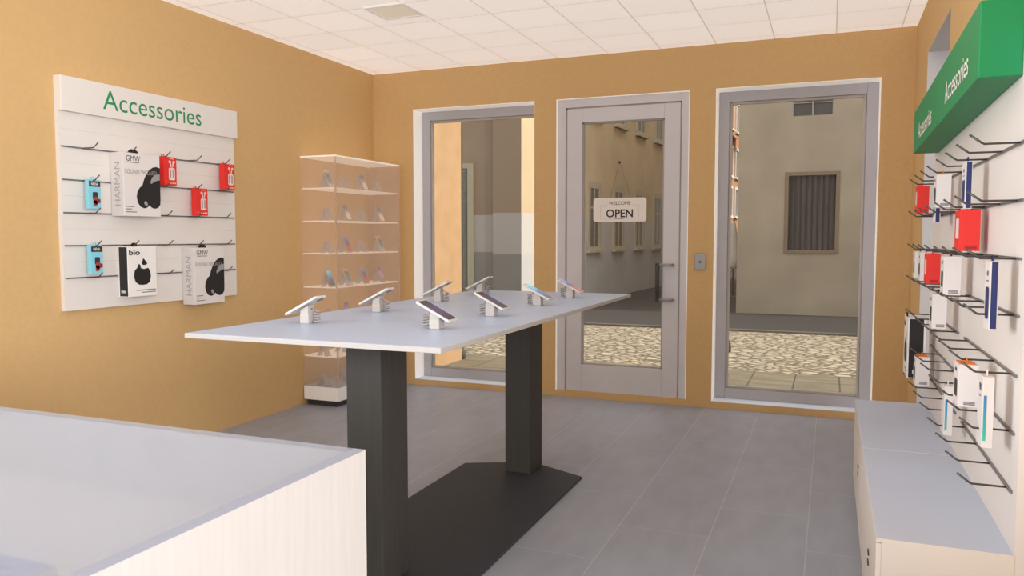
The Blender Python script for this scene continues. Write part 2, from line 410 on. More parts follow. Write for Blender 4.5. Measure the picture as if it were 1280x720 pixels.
# ------------------------------------------------------------------ open sign on the door glass
sy = fy - .012
sg = thing('open_sign', 'white WELCOME OPEN sign hanging inside the door glass', 'sign', (-1.694, sy, 1.563))
bm = bmesh.new(); prism(bm, rrect(-.234, .234, 0, .206, .025), 'y', -.004, .004)
obj('board', bm, sign_board, sg)
text('OPEN', sg, (0, -.0055, .072), X, Z, char, width=.236, height=.07, bold=.02)
text('WELCOME', sg, (0, -.0055, .16), X, Z, char, width=.19, height=.03)
bm = bmesh.new()
F = lambda u, v: (u, -.0052, v)
for q in (rect(-.17, -.11, .142, .1435), rect(.11, .17, .142, .1435), rect(-.17, -.1685, .03, .142), rect(.1685, .17, .03, .142), rect(-.17, .17, .03, .0315), rect(-.045, .035, .022, .027)): poly_on(bm, q, F)
obj('printed_rule', bm, grey_print, sg)
bm = bmesh.new()
tube(bm, [(-.005, 0, .505), (-.085, 0, .195)], .0016, 6); tube(bm, [(-.005, 0, .505), (.1, 0, .195)], .0016, 6)
obj('cord', bm, cord_m, sg)
bm = bmesh.new(); tube(bm, [(-.005, .008, .51), (-.005, .0, .51), (-.005, -.014, .51)], [.011, .01, .005], 14)
obj('suction_hook', bm, lens_m, sg, True)

# door release plate
bp_ = thing('door_release_plate', 'small grey square push plate on the wall between door and window', 'switch', (-1.002, D, 1.158))
bobj('plate', [(-.046, .046, -.014, 0, 0, .139)], brushed, bp_, bev=.004)
bm = bmesh.new(); tube(bm, [(0, -.014, .066), (0, -.019, .066)], .011, 14); obj('button', bm, mat('brown_button', (118, 96, 90), .5), bp_)

# ceiling light
cl = thing('ceiling_light', 'square flat recessed light in the ceiling', 'light', (-2.845, 4.855, H))
bm = bmesh.new(); w = .157
for q in ((-w, w, -w, -w + .022, -.012, 0), (-w, w, w - .022, w, -.012, 0), (-w, -w + .022, -w + .022, w - .022, -.012, 0), (w - .022, w, -w + .022, w - .022, -.012, 0)): box(bm, *q)
obj('frame', bm, mat('silver_light_frame', (206, 202, 200), .4, .02, 5, emit=.4), cl)
bobj('diffuser', [(-w + .022, w - .022, -w + .022, w - .022, -.008, 0)], mat('beige_diffuser', (212, 200, 182), .6, .02, 5, emit=.5), cl)

# ------------------------------------------------------------------ display table
TZ = 1.067
tb = thing('display_table', 'high white display table on two dark grey columns', 'table', (-1.716, 3.596, 0))
tx, ty = .544, 1.322
bobj('tabletop', [(-tx, tx, -ty, ty, TZ - .0185, TZ)], mat('cream_edge_band', (178, 172, 168), .5, .02, 4), tb, bev=.002)
bobj('top_laminate', [(-tx + .003, tx - .003, -ty + .003, ty - .003, TZ - .0005, TZ + .0006)], sky_tint_white, tb)  # thin layer painting the sky tint onto the tabletop
for s in (-1, 1):
    bobj('column', [(-.081, .081, s * .835 - .104, s * .835 + .104, .012, TZ - .0185)], dark_wood, tb, bev=.003)
bm = bmesh.new(); bx_, by_, ap = .383, .80, .982
prism(bm, [(-bx_, -by_), (0, -ap), (bx_, -by_), (bx_, by_), (0, ap), (-bx_, by_)], 'z', 0, .012)
obj('base_plate', bm, base_metal, tb)

# ------------------------------------------------------------------ phones
def phone_parts(t, shell, screen, w=.078, h=.166, th=.009, lens=True):
    """upright phone: faces local -y, foot at z=0"""
    bm = bmesh.new(); prism(bm, rrect(-w / 2, w / 2, 0, h, .009), 'y', -th / 2, th / 2)
    obj('shell', bm, shell, t)
    bm = bmesh.new(); poly_on(bm, rrect(-w / 2 + .004, w / 2 - .004, .008, h - .008, .006), lambda u, v: (u, -th / 2 - .0006, v))
    obj('screen', bm, screen, t)
    if lens:
        bm = bmesh.new(); prism(bm, rrect(-.032, -.012, h - .042, h - .012, .006), 'y', th / 2, th / 2 + .0018)
        obj('camera_lens', bm, lens_m, t)

def table_stand(label, loc, rot, first=None):
    if first: return dup(first, loc, rot, label)
    t = thing('phone_stand', label, 'stand', loc, rot, 'phone stands on the display table')
    bm = bmesh.new(); box(bm, -.024, .024, -.022, .022, .0006, .042, bev=.003)
    obj('pedestal', bm, stand_grey, t)
    bm = bmesh.new(); prism(bm, [(-.020, .042), (.018, .042), (.018, .078), (-.020, .058)], 'x', -.021, .021)
    obj('neck', bm, stand_grey, t)
    bm = bmesh.new()
    pts = [(0, .018, .062), (0, .03, .066), (.0, .04, .055)]
    n = 44
    for i in range(n + 1):
        a = 2 * PI * 4 * i / n + PI / 2
        pts.append((.012 * math.cos(a), .046 + .011 * math.sin(a) + .003, .053 - .044 * i / n))
    pts += [(0, .035, .006), (0, .02, .006)]
    tube(bm, pts, .0028, 6)
    obj('coiled_cable', bm, cable_m, t, True)
    return t

tilt = math.radians(63.5)
ysR = [2.755, 3.30, 3.92, 4.48]; ysL = [2.73, 3.29, 3.93, 4.50]
ordn = ['nearest', 'second', 'third', 'farthest']
screensR = [('dark', scr_dark, phone_white), ('dark violet', scr_dark, phone_white), ('bright cyan', scr_cyan, phone_white), ('blue and red', scr_flag, phone_white)]
protoS = None
for i in range(4):
    # right-hand row: faces +x
    t = table_stand('pale phone stand under the %s phone of the row facing the hook boards' % ['nearest dark', 'second dark', 'bright cyan', 'blue and red'][i], (-1.437, ysR[i], TZ), (0, 0, PI / 2), protoS)
    protoS = protoS or t
    table_stand('pale phone stand on the window-wall tower side of the table, %s in its row' % ordn[i], (-2.035, ysL[i], TZ), (0, 0, -PI / 2), protoS)
for i in range(4):
    nm, sc, sh = screensR[i]
    c = Vector((-1.437, ysR[i], TZ + .0715)); h = .166
    d = Vector((-math.sin(tilt), 0, math.cos(tilt)))
    p = thing('smartphone', 'tilted smartphone with a %s screen, %s on the side facing the hook boards' % (nm, ordn[i]), 'phone', c - d * h / 2, (-tilt, 0, PI / 2), 'phones on the display table')
    phone_parts(p, sh, sc, h=h)
    c = Vector((-2.045, ysL[i], TZ + .0755)); h = .178
    d = Vector((math.sin(tilt), 0, math.cos(tilt)))
    p = thing('smartphone', 'white smartphone seen from behind on its stand, %s in the row toward the glass tower' % ordn[i], 'phone', c - d * h / 2, (-tilt, 0, -PI / 2), 'phones on the display table')
    phone_parts(p, phone_white, scr_dark, h=h)

# ------------------------------------------------------------------ glass tower
TX0, TX1, TY0, TY1, TT = L + .012, -3.793, 5.49, 6.53, 2.108
tw = thing('display_tower', 'tall glass display tower with cream shelves in the corner', 'display case', ((TX0 + TX1) / 2, (TY0 + TY1) / 2, 0))
ox, oy = tw.location.x, tw.location.y
def rel(x0, x1, y0, y1, z0, z1): return (x0 - ox, x1 - ox, y0 - oy, y1 - oy, z0, z1)
bobj('plinth', [rel(TX0 + .02, TX1 - .03, TY0 + .03, TY1 - .03, 0, .05)], dark_wood, tw)
bobj('base', [rel(TX0, TX1, TY0, TY1, .05, .165)], mat('bright_white_lacquer', (250, 246, 241), .5, .02, 4), tw, bev=.003)
bobj('base_top', [rel(TX0 + .003, TX1 - .003, TY0 + .003, TY1 - .003, .1645, .167)], sky_tint_white, tw)  # sky tint painted on the upward face of the base
gt = .006
bobj('glass_pane', [rel(TX1 - gt, TX1, TY0 + gt, TY1 - gt, .167, TT - .012)], tower_glass, tw)
bobj('glass_pane', [rel(TX0, TX1 - gt, TY0, TY0 + gt, .167, TT - .012)], tower_glass, tw)
bobj('glass_pane', [rel(TX0, TX1 - gt, TY1 - gt, TY1, .167, TT - .012)], tower_glass, tw)
bobj('edge_strip', [rel(TX1 - .012, TX1 + .001, TY0 - .001, TY0 + .012, .167, TT - .012)], tower_edge, tw)
bobj('edge_strip', [rel(TX1 - .01, TX1 + .001, TY1 - .01, TY1 + .001, .167, TT - .012)], tower_edge, tw)
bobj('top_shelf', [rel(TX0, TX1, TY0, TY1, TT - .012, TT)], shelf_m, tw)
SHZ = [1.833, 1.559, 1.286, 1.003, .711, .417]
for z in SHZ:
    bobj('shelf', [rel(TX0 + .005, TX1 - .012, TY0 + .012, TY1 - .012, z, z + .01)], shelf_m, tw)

def tower_stand(label, loc, first=None):
    if first: return dup(first, loc, None, label)
    t = thing('acrylic_phone_stand', label, 'stand', loc, (0, 0, PI / 2), 'acrylic stands in the glass tower')
    # A-frame, faces local -y
    bm = bmesh.new()
    prism(bm, [(-.048, 0), (-.036, 0), (.004, .105), (-.008, .105)], 'x', -.03, .03)
    obj('front_plate', bm, acrylic, t)
    bm = bmesh.new()
    prism(bm, [(.046, 0), (.036, 0), (.0, .098), (.006, .103)], 'x', -.03, .03)
    obj('rear_leg', bm, acrylic, t)
    bm = bmesh.new(); box(bm, -.03, .03, -.062, -.04, 0, .006); obj('ledge', bm, acrylic, t)
    return t
ROWS = ['top shelf', 'second shelf', 'third shelf', 'fourth shelf', 'fifth shelf', 'lowest shelf', 'base']
POS = ['first', 'second', 'third', 'fourth']
ty4 = [5.532, 5.79, 6.055, 6.335]
layout = [
 [scr_teal, None, scr_white, None],
 [None, scr_white, None, scr_white],
 [None, scr_flag, None, scr_teal],
 [scr_cyan, scr_teal, scr_flag, scr_pink],
 [None, scr_pink, 0, 0],
 [None, None, 0, 0],
 [None, None, 0, 0]]
sname = {scr_teal.name: 'teal', scr_white.name: 'white and blue', scr_flag.name: 'blue and red', scr_cyan.name: 'cyan', scr_pink.name: 'pink and violet'}
pt = None
lean = math.radians(24)
for r, row in enumerate(layout):
    z = SHZ[r] + .01 if r < 6 else .167
    for k, s in enumerate(row):
        if s == 0: continue
        x = -3.915 if r < 5 else -3.965
        st = 'empty' if s is None else 'phone-holding'
        q = tower_stand('%s clear stand, %s along the glass tower %s' % (st, POS[k], ROWS[r]), (x, ty4[k], z), pt)
        pt = pt or q
        if s is not None:
            p = thing('smartphone', 'phone with a %s screen, %s along the glass tower %s' % (sname[s.name], POS[k], ROWS[r]), 'phone', (x + .056, ty4[k], z + .006), (-lean, 0, PI / 2), 'phones in the glass tower')
            phone_parts(p, phone_white if s in (scr_teal,) else phone_grey, s, w=.072, h=.15, lens=False)

# ------------------------------------------------------------------ hook rails
def hook_rail(label, loc, rz, length, hooks, group, first=None):
    if first: return dup(first, loc, None, label)
    t = thing('hook_rail', label, 'hook rail', loc, (0, 0, rz), group)
    bobj('rail', [(0, length, -.008, -.0002, -.004, .004)], rail_m, t)
    for x in hooks:
        bm = bmesh.new(); tube(bm, [(x, -.004, 0), (x, -.1, 0), (x, -.106, .003), (x, -.14, .029)], .0034, 8)
        obj('hook', bm, steel, t, True)
    return t

# ------------------------------------------------------------------ left accessories board
lb_ = thing('accessories_board', 'white wall board with a green Accessories heading on the left wall', 'display board', (L + .001, 3.247, .998), (0, 0, PI / 2))
bw, bh = 1.43, 1.35
bobj('panel', [(0, bw, -.03, 0, 0, bh)], white_board, lb_)
bm = bmesh.new()
for k in range(1, 7):
    zz = .193 * k
    box(bm, .004, bw - .004, -.0304, -.0295, zz + .093, zz + .0955)
obj('groove', bm, carton_g, lb_)
hdr = bobj('header', [(-.002, bw + .01, -.06, 0, 1.159, bh + .009)], white_board, lb_, bev=.003)
text('Accessories', hdr, (.678, -.0612, 1.262), X, Z, green_text, width=.80, bold=-.002)
LR = [1.955, 1.764, 1.572, 1.38, 1.19]
hk = [.143 + .272 * k for k in range(5)]
RN = ['topmost', 'second', 'third', 'fourth', 'lowest']
gone = {1: (1,), 2: (1,), 4: (1, 3)}      # places where a box hangs in front of the board carry no hook
for i, z in enumerate(LR):
    hook_rail('dark wire rail on the left wall board, %s of its five' % RN[i], (L + .0312, 3.257, z), PI / 2, 1.405, [h_ - .01 for k, h_ in enumerate(hk) if k not in gone.get(i, ())], 'hook rails on the left board')

# ------------------------------------------------------------------ products
def tab(t, w, th, h, x, m, flat=False, label=None, solid=False):
    """hang tab standing on the carton top: a solid euro tab, or a small ring around the hook"""
    bm = bmesh.new(); y0, y1 = -th * .5 - .002, -th * .5 + .002
    if solid:
        prism(bm, [(x - w / 2, h), (x + w / 2, h), (x + w / 2 - .004, h + .012), (x + w * .2, h + .022), (x - w * .2, h + .022), (x - w / 2 + .004, h + .012)], 'y', -th, -th + .006)
    else:
        r = .006
        box(bm, x - w / 2, x + w / 2, y0, y1, h, h + .004)
        box(bm, x - r - .004, x - r, y0, y1, h + .004, h + .014); box(bm, x + r, x + r + .004, y0, y1, h + .004, h + .014)
        box(bm, x - r - .004, x + r + .004, y0, y1, h + .014, h + .018)
    if flat: box(bm, -flat / 2, flat / 2, -th + .004, -.008, h, h + .0025)
    obj('hang_tab', bm, m, t, label=label)

def headphone_box(label, loc, group):
    w, th, h = .284, .105, .39
    t = thing('headphone_box', label, 'box', loc, (0, 0, PI / 2), group)
    bobj('carton', [(-w / 2, w / 2, -th, 0, 0, h)], carton_w, t, bev=.002)
    bobj('spine_print', [(-w / 2 - .0006, -w / 2, -th + .002, -.002, .002, h - .002)], carton_g, t)
    tab(t, .072, th, h, -.062, black, solid=True)
    F = lambda u, v: (-w / 2 + u * w, -th - .0008, v * h)
    F2 = lambda u, v: (-w / 2 + u * w, -th - .0014, v * h)
    bm = bmesh.new()
    sil = [(1.0, .80), (.90, .815), (.80, .80), (.70, .755), (.61, .68), (.545, .59), (.50, .50), (.42, .455), (.36, .39), (.335, .31), (.36, .22), (.43, .155), (.53, .13), (.62, .145), (.675, .185), (.73, .15), (.82, .13), (.92, .145), (.985, .2), (1.0, .28)]
    poly_on(bm, [(min(u, .997), v) for u, v in sil], F)
    obj('headphone_picture', bm, black, t)
    bm = bmesh.new()
    F3 = lambda u, v: (-w / 2 + u * w, -th - .002, v * h)
    poly_on(bm, [(.72, .56), (.77, .635), (.85, .685), (.985, .70), (.985, .60), (.90, .59), (.80, .555), (.735, .53)], F3)
    poly_on(bm, ell(.58, .21, .05, .035, rot=-.5), F3)
    obj('headphone_highlight', bm, grey_print, t)
    text('GMW', t, (-w / 2 + .27 * w, -th - .001, .912 * h), X, Z, char, width=.37 * w, height=.034)
    text('SOUND WIZARD', t, (-w / 2 + .47 * w, -th - .0026, .705 * h), X, Z, grey_print, width=.86 * w, height=.027)
    bm = bmesh.new()
    for v, a in ((.845, .43),): poly_on(bm, rect(.1, a, v, v + .012), F)
    for v, a in ((.145, .27), (.105, .2), (.06, .33)): poly_on(bm, rect(.05, a, v, v + .013), F)
    obj('small_print', bm, mid_print, t)
    text('HARMAN', t, (-w / 2 - .0012, -th * .52, .5 * h), Z, Y, mat('spine_grey_print', (165, 158, 155), .6), width=.68 * h, height=.046)
    return t

def earbud_box(label, loc, group):
    w, th, h = .105, .045, .187
    t = thing('earbud_box', label, 'box', loc, (0, 0, PI / 2), group)
    bobj('carton', [(-w / 2, w / 2, -th, 0, 0, h)], red, t, bev=.0015)
    tab(t, .024, th, h, -.04, red)
    F = lambda u, v: (-w / 2 + u * w, -th - .0008, v * h)
    bm = bmesh.new()
    poly_on(bm, rrect(.36, .86, .2, .62, .07), F)
    poly_on(bm, ell(.46, .83, .10, .05), F); poly_on(bm, ell(.77, .83, .10, .05), F)
    poly_on(bm, [(.46, .80), (.56, .80), (.60, .64), (.52, .64)], F); poly_on(bm, [(.68, .80), (.78, .80), (.70, .64), (.63, .64)], F)
    obj('earbud_picture', bm, pink_white, t)
    bm = bmesh.new()
    F2 = lambda u, v: (-w / 2 + u * w, -th - .0012, v * h)
    poly_on(bm, rrect(.42, .55, .26, .58, .04), F2); poly_on(bm, rrect(.66, .79, .26, .58, .04), F2)
    obj('earbud_shading', bm, grey_print, t)
    bm = bmesh.new()
    for a, b, v in ((.36, .52, .07), (.55, .62, .07), (.66, .78, .07), (.82, .92, .07), (.1, .16, .1), (.45, .8, .93)): poly_on(bm, rect(a, b, v, v + .045 if v < .9 else v + .025), F)
    obj('small_print', bm, yellowish, t)
    return t

def blue_pack(label, loc, group):
    w, th, h = .082, .03, .172
    t = thing('gadget_card', label, 'package', loc, (0, 0, PI / 2), group)
    bobj('card', [(-w / 2, w / 2, -th, 0, 0, h)], blue_card, t, bev=.0015)
    tab(t, .03, th, h, .0, blue_card)
    F = lambda u, v: (-w / 2 + u * w, -th - .0008, v * h)
    F2 = lambda u, v: (-w / 2 + u * w, -th - .0014, v * h)
    bm = bmesh.new(); poly_on(bm, rect(.04, .98, .76, .95), F); obj('header_print', bm, char, t)
    text('NEVA', t, (0, -th - .0014, .855 * h), X, Z, white_text, width=.55 * w, height=.09 * h, bold=.015)
    bm = bmesh.new(); poly_on(bm, rrect(.32, .75, .32, .58, .06), F); obj('gadget_picture', bm, char, t)
    bm = bmesh.new(); poly_on(bm, ell(.6, .29, .24, .13), F2); poly_on(bm, ell(.87, .28, .1, .08), F2); poly_on(bm, rrect(.35, .7, .09, .3, .08), F2)
    obj('gadget_picture', bm, mat('brick_red_print', (168, 66, 60), .5, .2, 40), t)
    return t

def bio_box(label, loc, rz, group, near):
    w, th, h = .222, .085, .315
    t = thing('headset_box', label, 'box', loc, (0, 0, rz), group)
    bobj('carton', [(-w / 2, w / 2, -th, 0, 0, h)], mat('bright_white_carton', (238, 233, 229), .5, .02, 5), t, bev=.002)
    s = near
    a, b = (-w / 2 - .0008, -w / 2) if s < 0 else (w / 2, w / 2 + .0008)
    bobj('spine_print', [(a, b, -th + .006, -.012, .004, h - .004)], black, t)
    text('bio', t, (s * (w / 2 + .0014), -th * .5, .035), (0, -1, 0) if s < 0 else Y, Z, white_text, width=.035, bold=.03)
    tab(t, .05, th, h, -.06 if s < 0 else 0, black, solid=True)
    F = lambda u, v: (-w / 2 + u * w, -th - .0008, v * h)
    body = [(.19, .40), (.22, .52), (.31, .575), (.37, .655), (.42, .63), (.44, .565), (.55, .545), (.7, .565), (.76, .50), (.79, .40), (.74, .28), (.64, .235), (.5, .225), (.36, .235), (.24, .29)]
    bm = bmesh.new(); poly_on(bm, body, F)
    poly_on(bm, [(.47, .665), (.53, .765), (.61, .71), (.67, .66), (.63, .628), (.51, .625)], F)
    obj('emblem', bm, black, t)
    text('bio', t, (-w / 2 + .23 * w, -th - .001, .88 * h), X, Z, black, width=.38 * w, height=.105 * h, bold=.03)
    bm = bmesh.new()
    for v, a in ((.115, .27), (.07, .45)): poly_on(bm, rect(a, .95, v, v + .018), F)
    obj('small_print', bm, mid_print, t)
    return t

gL = 'boxes on the left wall board'
headphone_box('white headphone box hanging high beside the red boxes', (L + .036, 3.727, 1.56), gL)
headphone_box('white headphone box hanging at the low end of the board', (L + .036, 4.285, .968), gL)
bio_box('white box with a black fruit emblem and black spine, left wall board', (L + .036, 3.728, 1.057), PI / 2, gL, -1)
earbud_box('red earbud box partly beside the upper headphone box', (L + .075, 3.978, 1.768), 'red earbud boxes on the left board')
earbud_box('red earbud box at the upper far corner of the left board', (L + .075, 4.527, 1.768), 'red earbud boxes on the left board')
earbud_box('red earbud box alone on the second rail of the left board', (L + .075, 4.254, 1.579), 'red earbud boxes on the left board')
blue_pack('small light blue gadget card on the second rail of the left board', (L + .09, 3.397, 1.596), 'light blue gadget cards')
blue_pack('small light blue gadget card on the fourth rail of the left board', (L + .09, 3.397, 1.212), 'light blue gadget cards')

# ------------------------------------------------------------------ right hook boards
XP = .52
mods = [('far', 4.885), ('near', 3.755)]
for nm, ye in mods:
    w = 1.13
    o = thing('hook_board', 'white hook board with a green Accessories header, %s one on the right wall' % nm, 'display board', (R - .0004, ye, 0), (0, 0, -PI / 2))
    bobj('panel', [(.001, w - .001, -(R - XP), 0, 0, 2.05)], white_board, o)
    yf = 4.77 if nm == 'far' else 3.77
    s0 = ye - yf
    zb = lambda y: 1.911 - .017 * (y - 2.77); zt = lambda y: 2.142 - .022 * (y - 2.77)
    bm = bmesh.new()
    a, b, y0, y1 = s0 + .002, s0 + .998, -(R - .402), -(R - XP) - .0002
    prism(bm, [(a, zb(yf)), (b, zb(yf - 1)), (b, zt(yf - 1)), (a, zt(yf))], 'y', y0, y1)
    bmesh.ops.bevel(bm, geom=bm.edges[:], offset=.004, segments=2, affect='EDGES', profile=.5)
    hd_ = obj('header', bm, green, o, label='green header sign')
    text('Accessories', hd_, (s0 + .53, y0 - .0012, zb(yf - .5) + (.092 if nm == 'near' else .085)), (.9998, 0, .018), Z, white_text, width=.56, bold=.004)
RZ = [1.708, 1.538, 1.366, 1.197, 1.02, .847, .673]
NUM = ['topmost', 'second', 'third', 'fourth', 'fifth', 'sixth', 'lowest']
ysn = [2.73, 3.0, 3.27, 3.54]; ysf = [3.86, 4.13, 4.40, 4.67]
goneR = {('far', 5): (3,)}
for nm, y0 in (('near', 3.64), ('far', 4.77)):
    for i, z in enumerate(RZ):
        hook_rail('grey steel hook rail on the right wall, %s on the %s hook board' % (NUM[i], nm), (XP - .0004, y0, z), -PI / 2, .96, [3.64 - a for k, a in enumerate(ysn) if k not in goneR.get((nm, i), ())], 'hook rails on the right boards')
hookY = ysn + ysf

def slim_case(kind, label, r, p, m, mtab, dx=0., group='small boxes on the right boards', w=.1, th=.056, h=.14, xo=.47):
    """kind: red / white small carton, near end faces the room"""
    y = hookY[p - 1]; z = RZ[r - 1]
    t = thing('accessory_box', label, 'box', (xo + dx, y, z - .012 - h), (0, 0, -PI / 2), group)
    bobj('carton', [(-w / 2, w / 2, -th, 0, 0, h)], m, t, bev=.0012)
    tab(t, .03, th, h, 0, mtab, flat=.09 if mtab is orange else False)
    F = lambda u, v: (w / 2 + .0008, -th + u * th, v * h)
    bm = bmesh.new()
    for v in (.05, .08, .11):
        poly_on(bm, rect(.28, .86, v, v + .02), F)
    obj('small_print', bm, red_dark if m is red else mid_print, t)
    G = lambda u, v: (-w / 2 + u * w, -th - .0008, v * h)
    bm = bmesh.new()
    if m is red:
        poly_on(bm, rrect(.3, .95, .3, .8, .08), G); mm = pink_white
    else:
        poly_on(bm, rrect(.25, .8, .2, .62, .1), G); poly_on(bm, rect(.3, .6, .8, .88), G); mm = char
    obj('front_print', bm, mm, t)
    return t
slim_case('red', 'red accessory box on the topmost rail, farthest hook', 1, 8, red, red)
slim_case('white', 'white accessory box with orange tab on the topmost rail', 1, 5, carton_w, orange)
slim_case('red', 'red accessory box hanging nearest the viewer, on the second rail', 2, 3, red, red, w=.11, th=.066, h=.146, xo=.492)
slim_case('red', 'red accessory box on the third rail beside white boxes', 3, 6, red, red)
slim_case('white', 'white accessory box directly behind the red one on the third rail', 3, 7, carton_w, black)
slim_case('white', 'white accessory box on the farthest hook of the third rail', 3, 8, carton_w, black)
slim_case('white', 'white accessory box with dark tab on the third rail, between red box and navy pack', 3, 4, carton_w, black, h=.152, xo=.475, th=.06)
slim_case('white', 'white accessory box alone on the fourth rail', 4, 5, carton_w, black, h=.15)
slim_case('white', 'white accessory box with orange tab on the sixth rail by the black box', 6, 7, carton_w, orange, th=.062, h=.144)
slim_case('white', 'white accessory box with orange tab on the fifth rail, larger in view', 5, 2, carton_w, orange, w=.11, th=.058, h=.14, xo=.462)
bio_box('black-spined box hanging at the far end of the fifth rail', (.472, 4.67, 1.02 - .012 - .315), -PI / 2, 'boxes on the right boards', 1)

def slim_pack(label, r, p, col, group, h=.205):
    y = hookY[p - 1]; z = RZ[r - 1]; w, th = .085, (.022 if col is navy else .03)
    t = thing('slim_pack', label, 'package', (.464, y, z - .008 - h), (0, 0, -PI / 2), group)
    bobj('card', [(-w / 2, w / 2, -th, 0, 0, h)], carton_w, t, bev=.0012)
    tab(t, .02, th, h, 0, col if col is navy else carton_w)
    F = lambda u, v: (w / 2 + .0008, -th + u * th, v * h)
    bm = bmesh.new()
    poly_on(bm, rect(.12, .86, .02, .99) if col is navy else rect(.1, .36, .1, .74), F); obj('spine_print', bm, col, t)
    G = lambda u, v: (-w / 2 + u * w, -th - .0008, v * h)
    bm = bmesh.new()
    if col is navy: poly_on(bm, rrect(.2, .85, .15, .62, .1), G)
    else: poly_on(bm, ell(.5, .86, .2, .03), G)
    obj('front_print', bm, col if col is navy else mid_print, t)
    bm = bmesh.new(); poly_on(bm, ell(.5, .82, .16, .04), G); poly_on(bm, rect(.3, .7, .7, .72), G); obj('small_print', bm, mid_print, t)
    return t
gN = 'navy packs on the right boards'
slim_pack('tall navy and white pack on the third rail, nearest hook', 3, 1, navy, gN)
slim_pack('tall navy and white pack on the topmost rail above the big red box', 1, 3, navy, gN, h=.17)
slim_pack('navy pack whose lower end shows under the white box on the topmost rail', 1, 6, navy, gN)
gT = 'teal striped packs on the right boards'
slim_pack('white pack with a teal stripe on the fifth rail, nearest hook', 5, 1, teal_grad, gT, h=.215)
slim_pack('white pack with a teal stripe on the sixth rail, above the low cabinets', 6, 4, teal_grad, gT, h=.195)

# ------------------------------------------------------------------ low drawer cabinets
def low_cabinet(label, y0, y1):
    x0, x1, hh = .153, .5195, .5
    t = thing('drawer_cabinet', label, 'cabinet', ((x0 + x1) / 2, (y0 + y1) / 2, 0), (0, 0, -PI / 2), 'low drawer cabinets')
    w, d = (y1 - y0) / 2, (x1 - x0) / 2
    bobj('body', [(-w + .001, w - .001, -d + .016, d, .0, hh - .012)], cream_white, t)
    bobj('plinth', [(-w + .004, w - .004, -d + .012, -d + .016, 0, .055)], cream_white, t)
    bobj('top_panel', [(-w + .0012, w - .0012, -d, d, hh - .012, hh)], cream_white, t)
    bobj('top_laminate', [(-w + .004, w - .004, -d + .001, d, hh - .0004, hh + .0006)], mat('sky_tinted_cabinet_top', (196, 206, 226), .4, .02, 3, .25), t)  # layer that paints cool overhead light onto the cabinet top
    for z0, z1, pz in ((.06, .289, .274), (.295, hh - .015, .31)):
        dw = bobj('drawer', [(-w + .002, w - .002, -d, -d + .016, z0, z1)], cream_white, t, bev=.002)
        bobj('handle', [(.16, .20, -d - .004, -d + .002, pz - .006, pz + .006)], char, dw, label='small dark recessed pull')
    return t
low_cabinet('low white drawer cabinet nearest the viewer under the hook boards', 2.623, 3.752)
low_cabinet('low white drawer cabinet farther along, toward the window', 3.754, 4.883)

# ------------------------------------------------------------------ sales counter in the foreground
ct = thing('sales_counter', 'white counter with a glass showcase top in the foreground', 'counter', (-2.1, .8, 0))
ox, oy = -2.1, .8
cx0, cx1, cy0, cy1, cz = -3.3, -1.064, .2, 1.652, .9
def rl(a, b, c_, d, e_, f): return (a - ox, b - ox, c_ - oy, d - oy, e_, f)
counter_wood = mat('white_wood_grain', (199, 193, 189), .5, .045, 7, .25, 0, (8, 8, .5))
bobj('side_panel', [rl(cx1 - .034, cx1, cy0, cy1, 0, cz - .001)], counter_wood, ct)
bobj('side_panel', [rl(cx0, cx0 + .034, cy0, cy1, 0, cz - .001)], counter_wood, ct)
bobj('back_panel', [rl(cx0 + .034, cx1 - .034, cy1 - .012, cy1, 0, cz - .008)], counter_wood, ct)
bobj('front_panel', [rl(cx0 + .034, cx1 - .034, cy0, cy0 + .02, 0, cz - .008)], counter_wood, ct)
for xa in (cx0, cx1 - .034): bobj('rim_laminate', [rl(xa, xa + .034, cy0, cy1, cz - .001, cz)], mat('sky_tinted_rim', (158, 163, 180), .4, .02, 3, .25), ct)  # upward rim painted with the cool tint of light from above
bobj('showcase_floor', [rl(cx0 + .034, cx1 - .034, cy0 + .02, cy1 - .012, .68, .70)], cream_white, ct)
bobj('glass_top', [rl(cx0 + .034, cx1 - .034, cy0, cy1, cz - .008, cz)], counter_glass, ct)
pb = thing('showcase_box', 'pale box with printed lines lying under the counter glass', 'box', (-1.40, .795, .70))
bobj('carton', [(-.186, .186, -.13, .13, 0, .165)], mat('pink_white_carton', (240, 228, 224), .55, .02, 6), pb, bev=.002)
bobj('carton_top_tint', [(-.184, .184, -.128, .128, .165, .1665)], mat('sky_tinted_carton_top', (168, 174, 192), .55, .02, 6), pb)  # carton's upward face, cool light from above painted on
bm = bmesh.new()
for k, (a, b) in enumerate(((.03, .12), (.06, .15), (.0, .10), (.05, .13))):
    v = .095 - .028 * k
    poly_on(bm, rect(a, b, v - .0055, v), lambda u, w_: (u, w_, .1671))
obj('printed_line', bm, mid_print, pb)

# ------------------------------------------------------------------ the street outside
G = -.1
def ground(name, b, m, label):
    o = bobj(name, [b], m); o['kind'] = 'structure'; o['label'] = label; o['category'] = 'ground'; return o
ground('pavement', (-9, 9, D + .25, 9.28, G - .1, G), pave_m, 'pale stone slab pavement outside the door')
ground('road', (-14, 14, 9.28, 13.15, G - .1, G), cobble_m, 'sunlit cobbled lane outside the shop')
ground('kerb', (-14, 14, 13.15, 13.3, G - .1, G + .03), kerb_m, 'grey kerb stone along the far pavement')
ground('ground', (-24, 14, 13.3, 60, G - .1, G), asphalt_m, 'dark asphalt pavement on the far side of the lane')

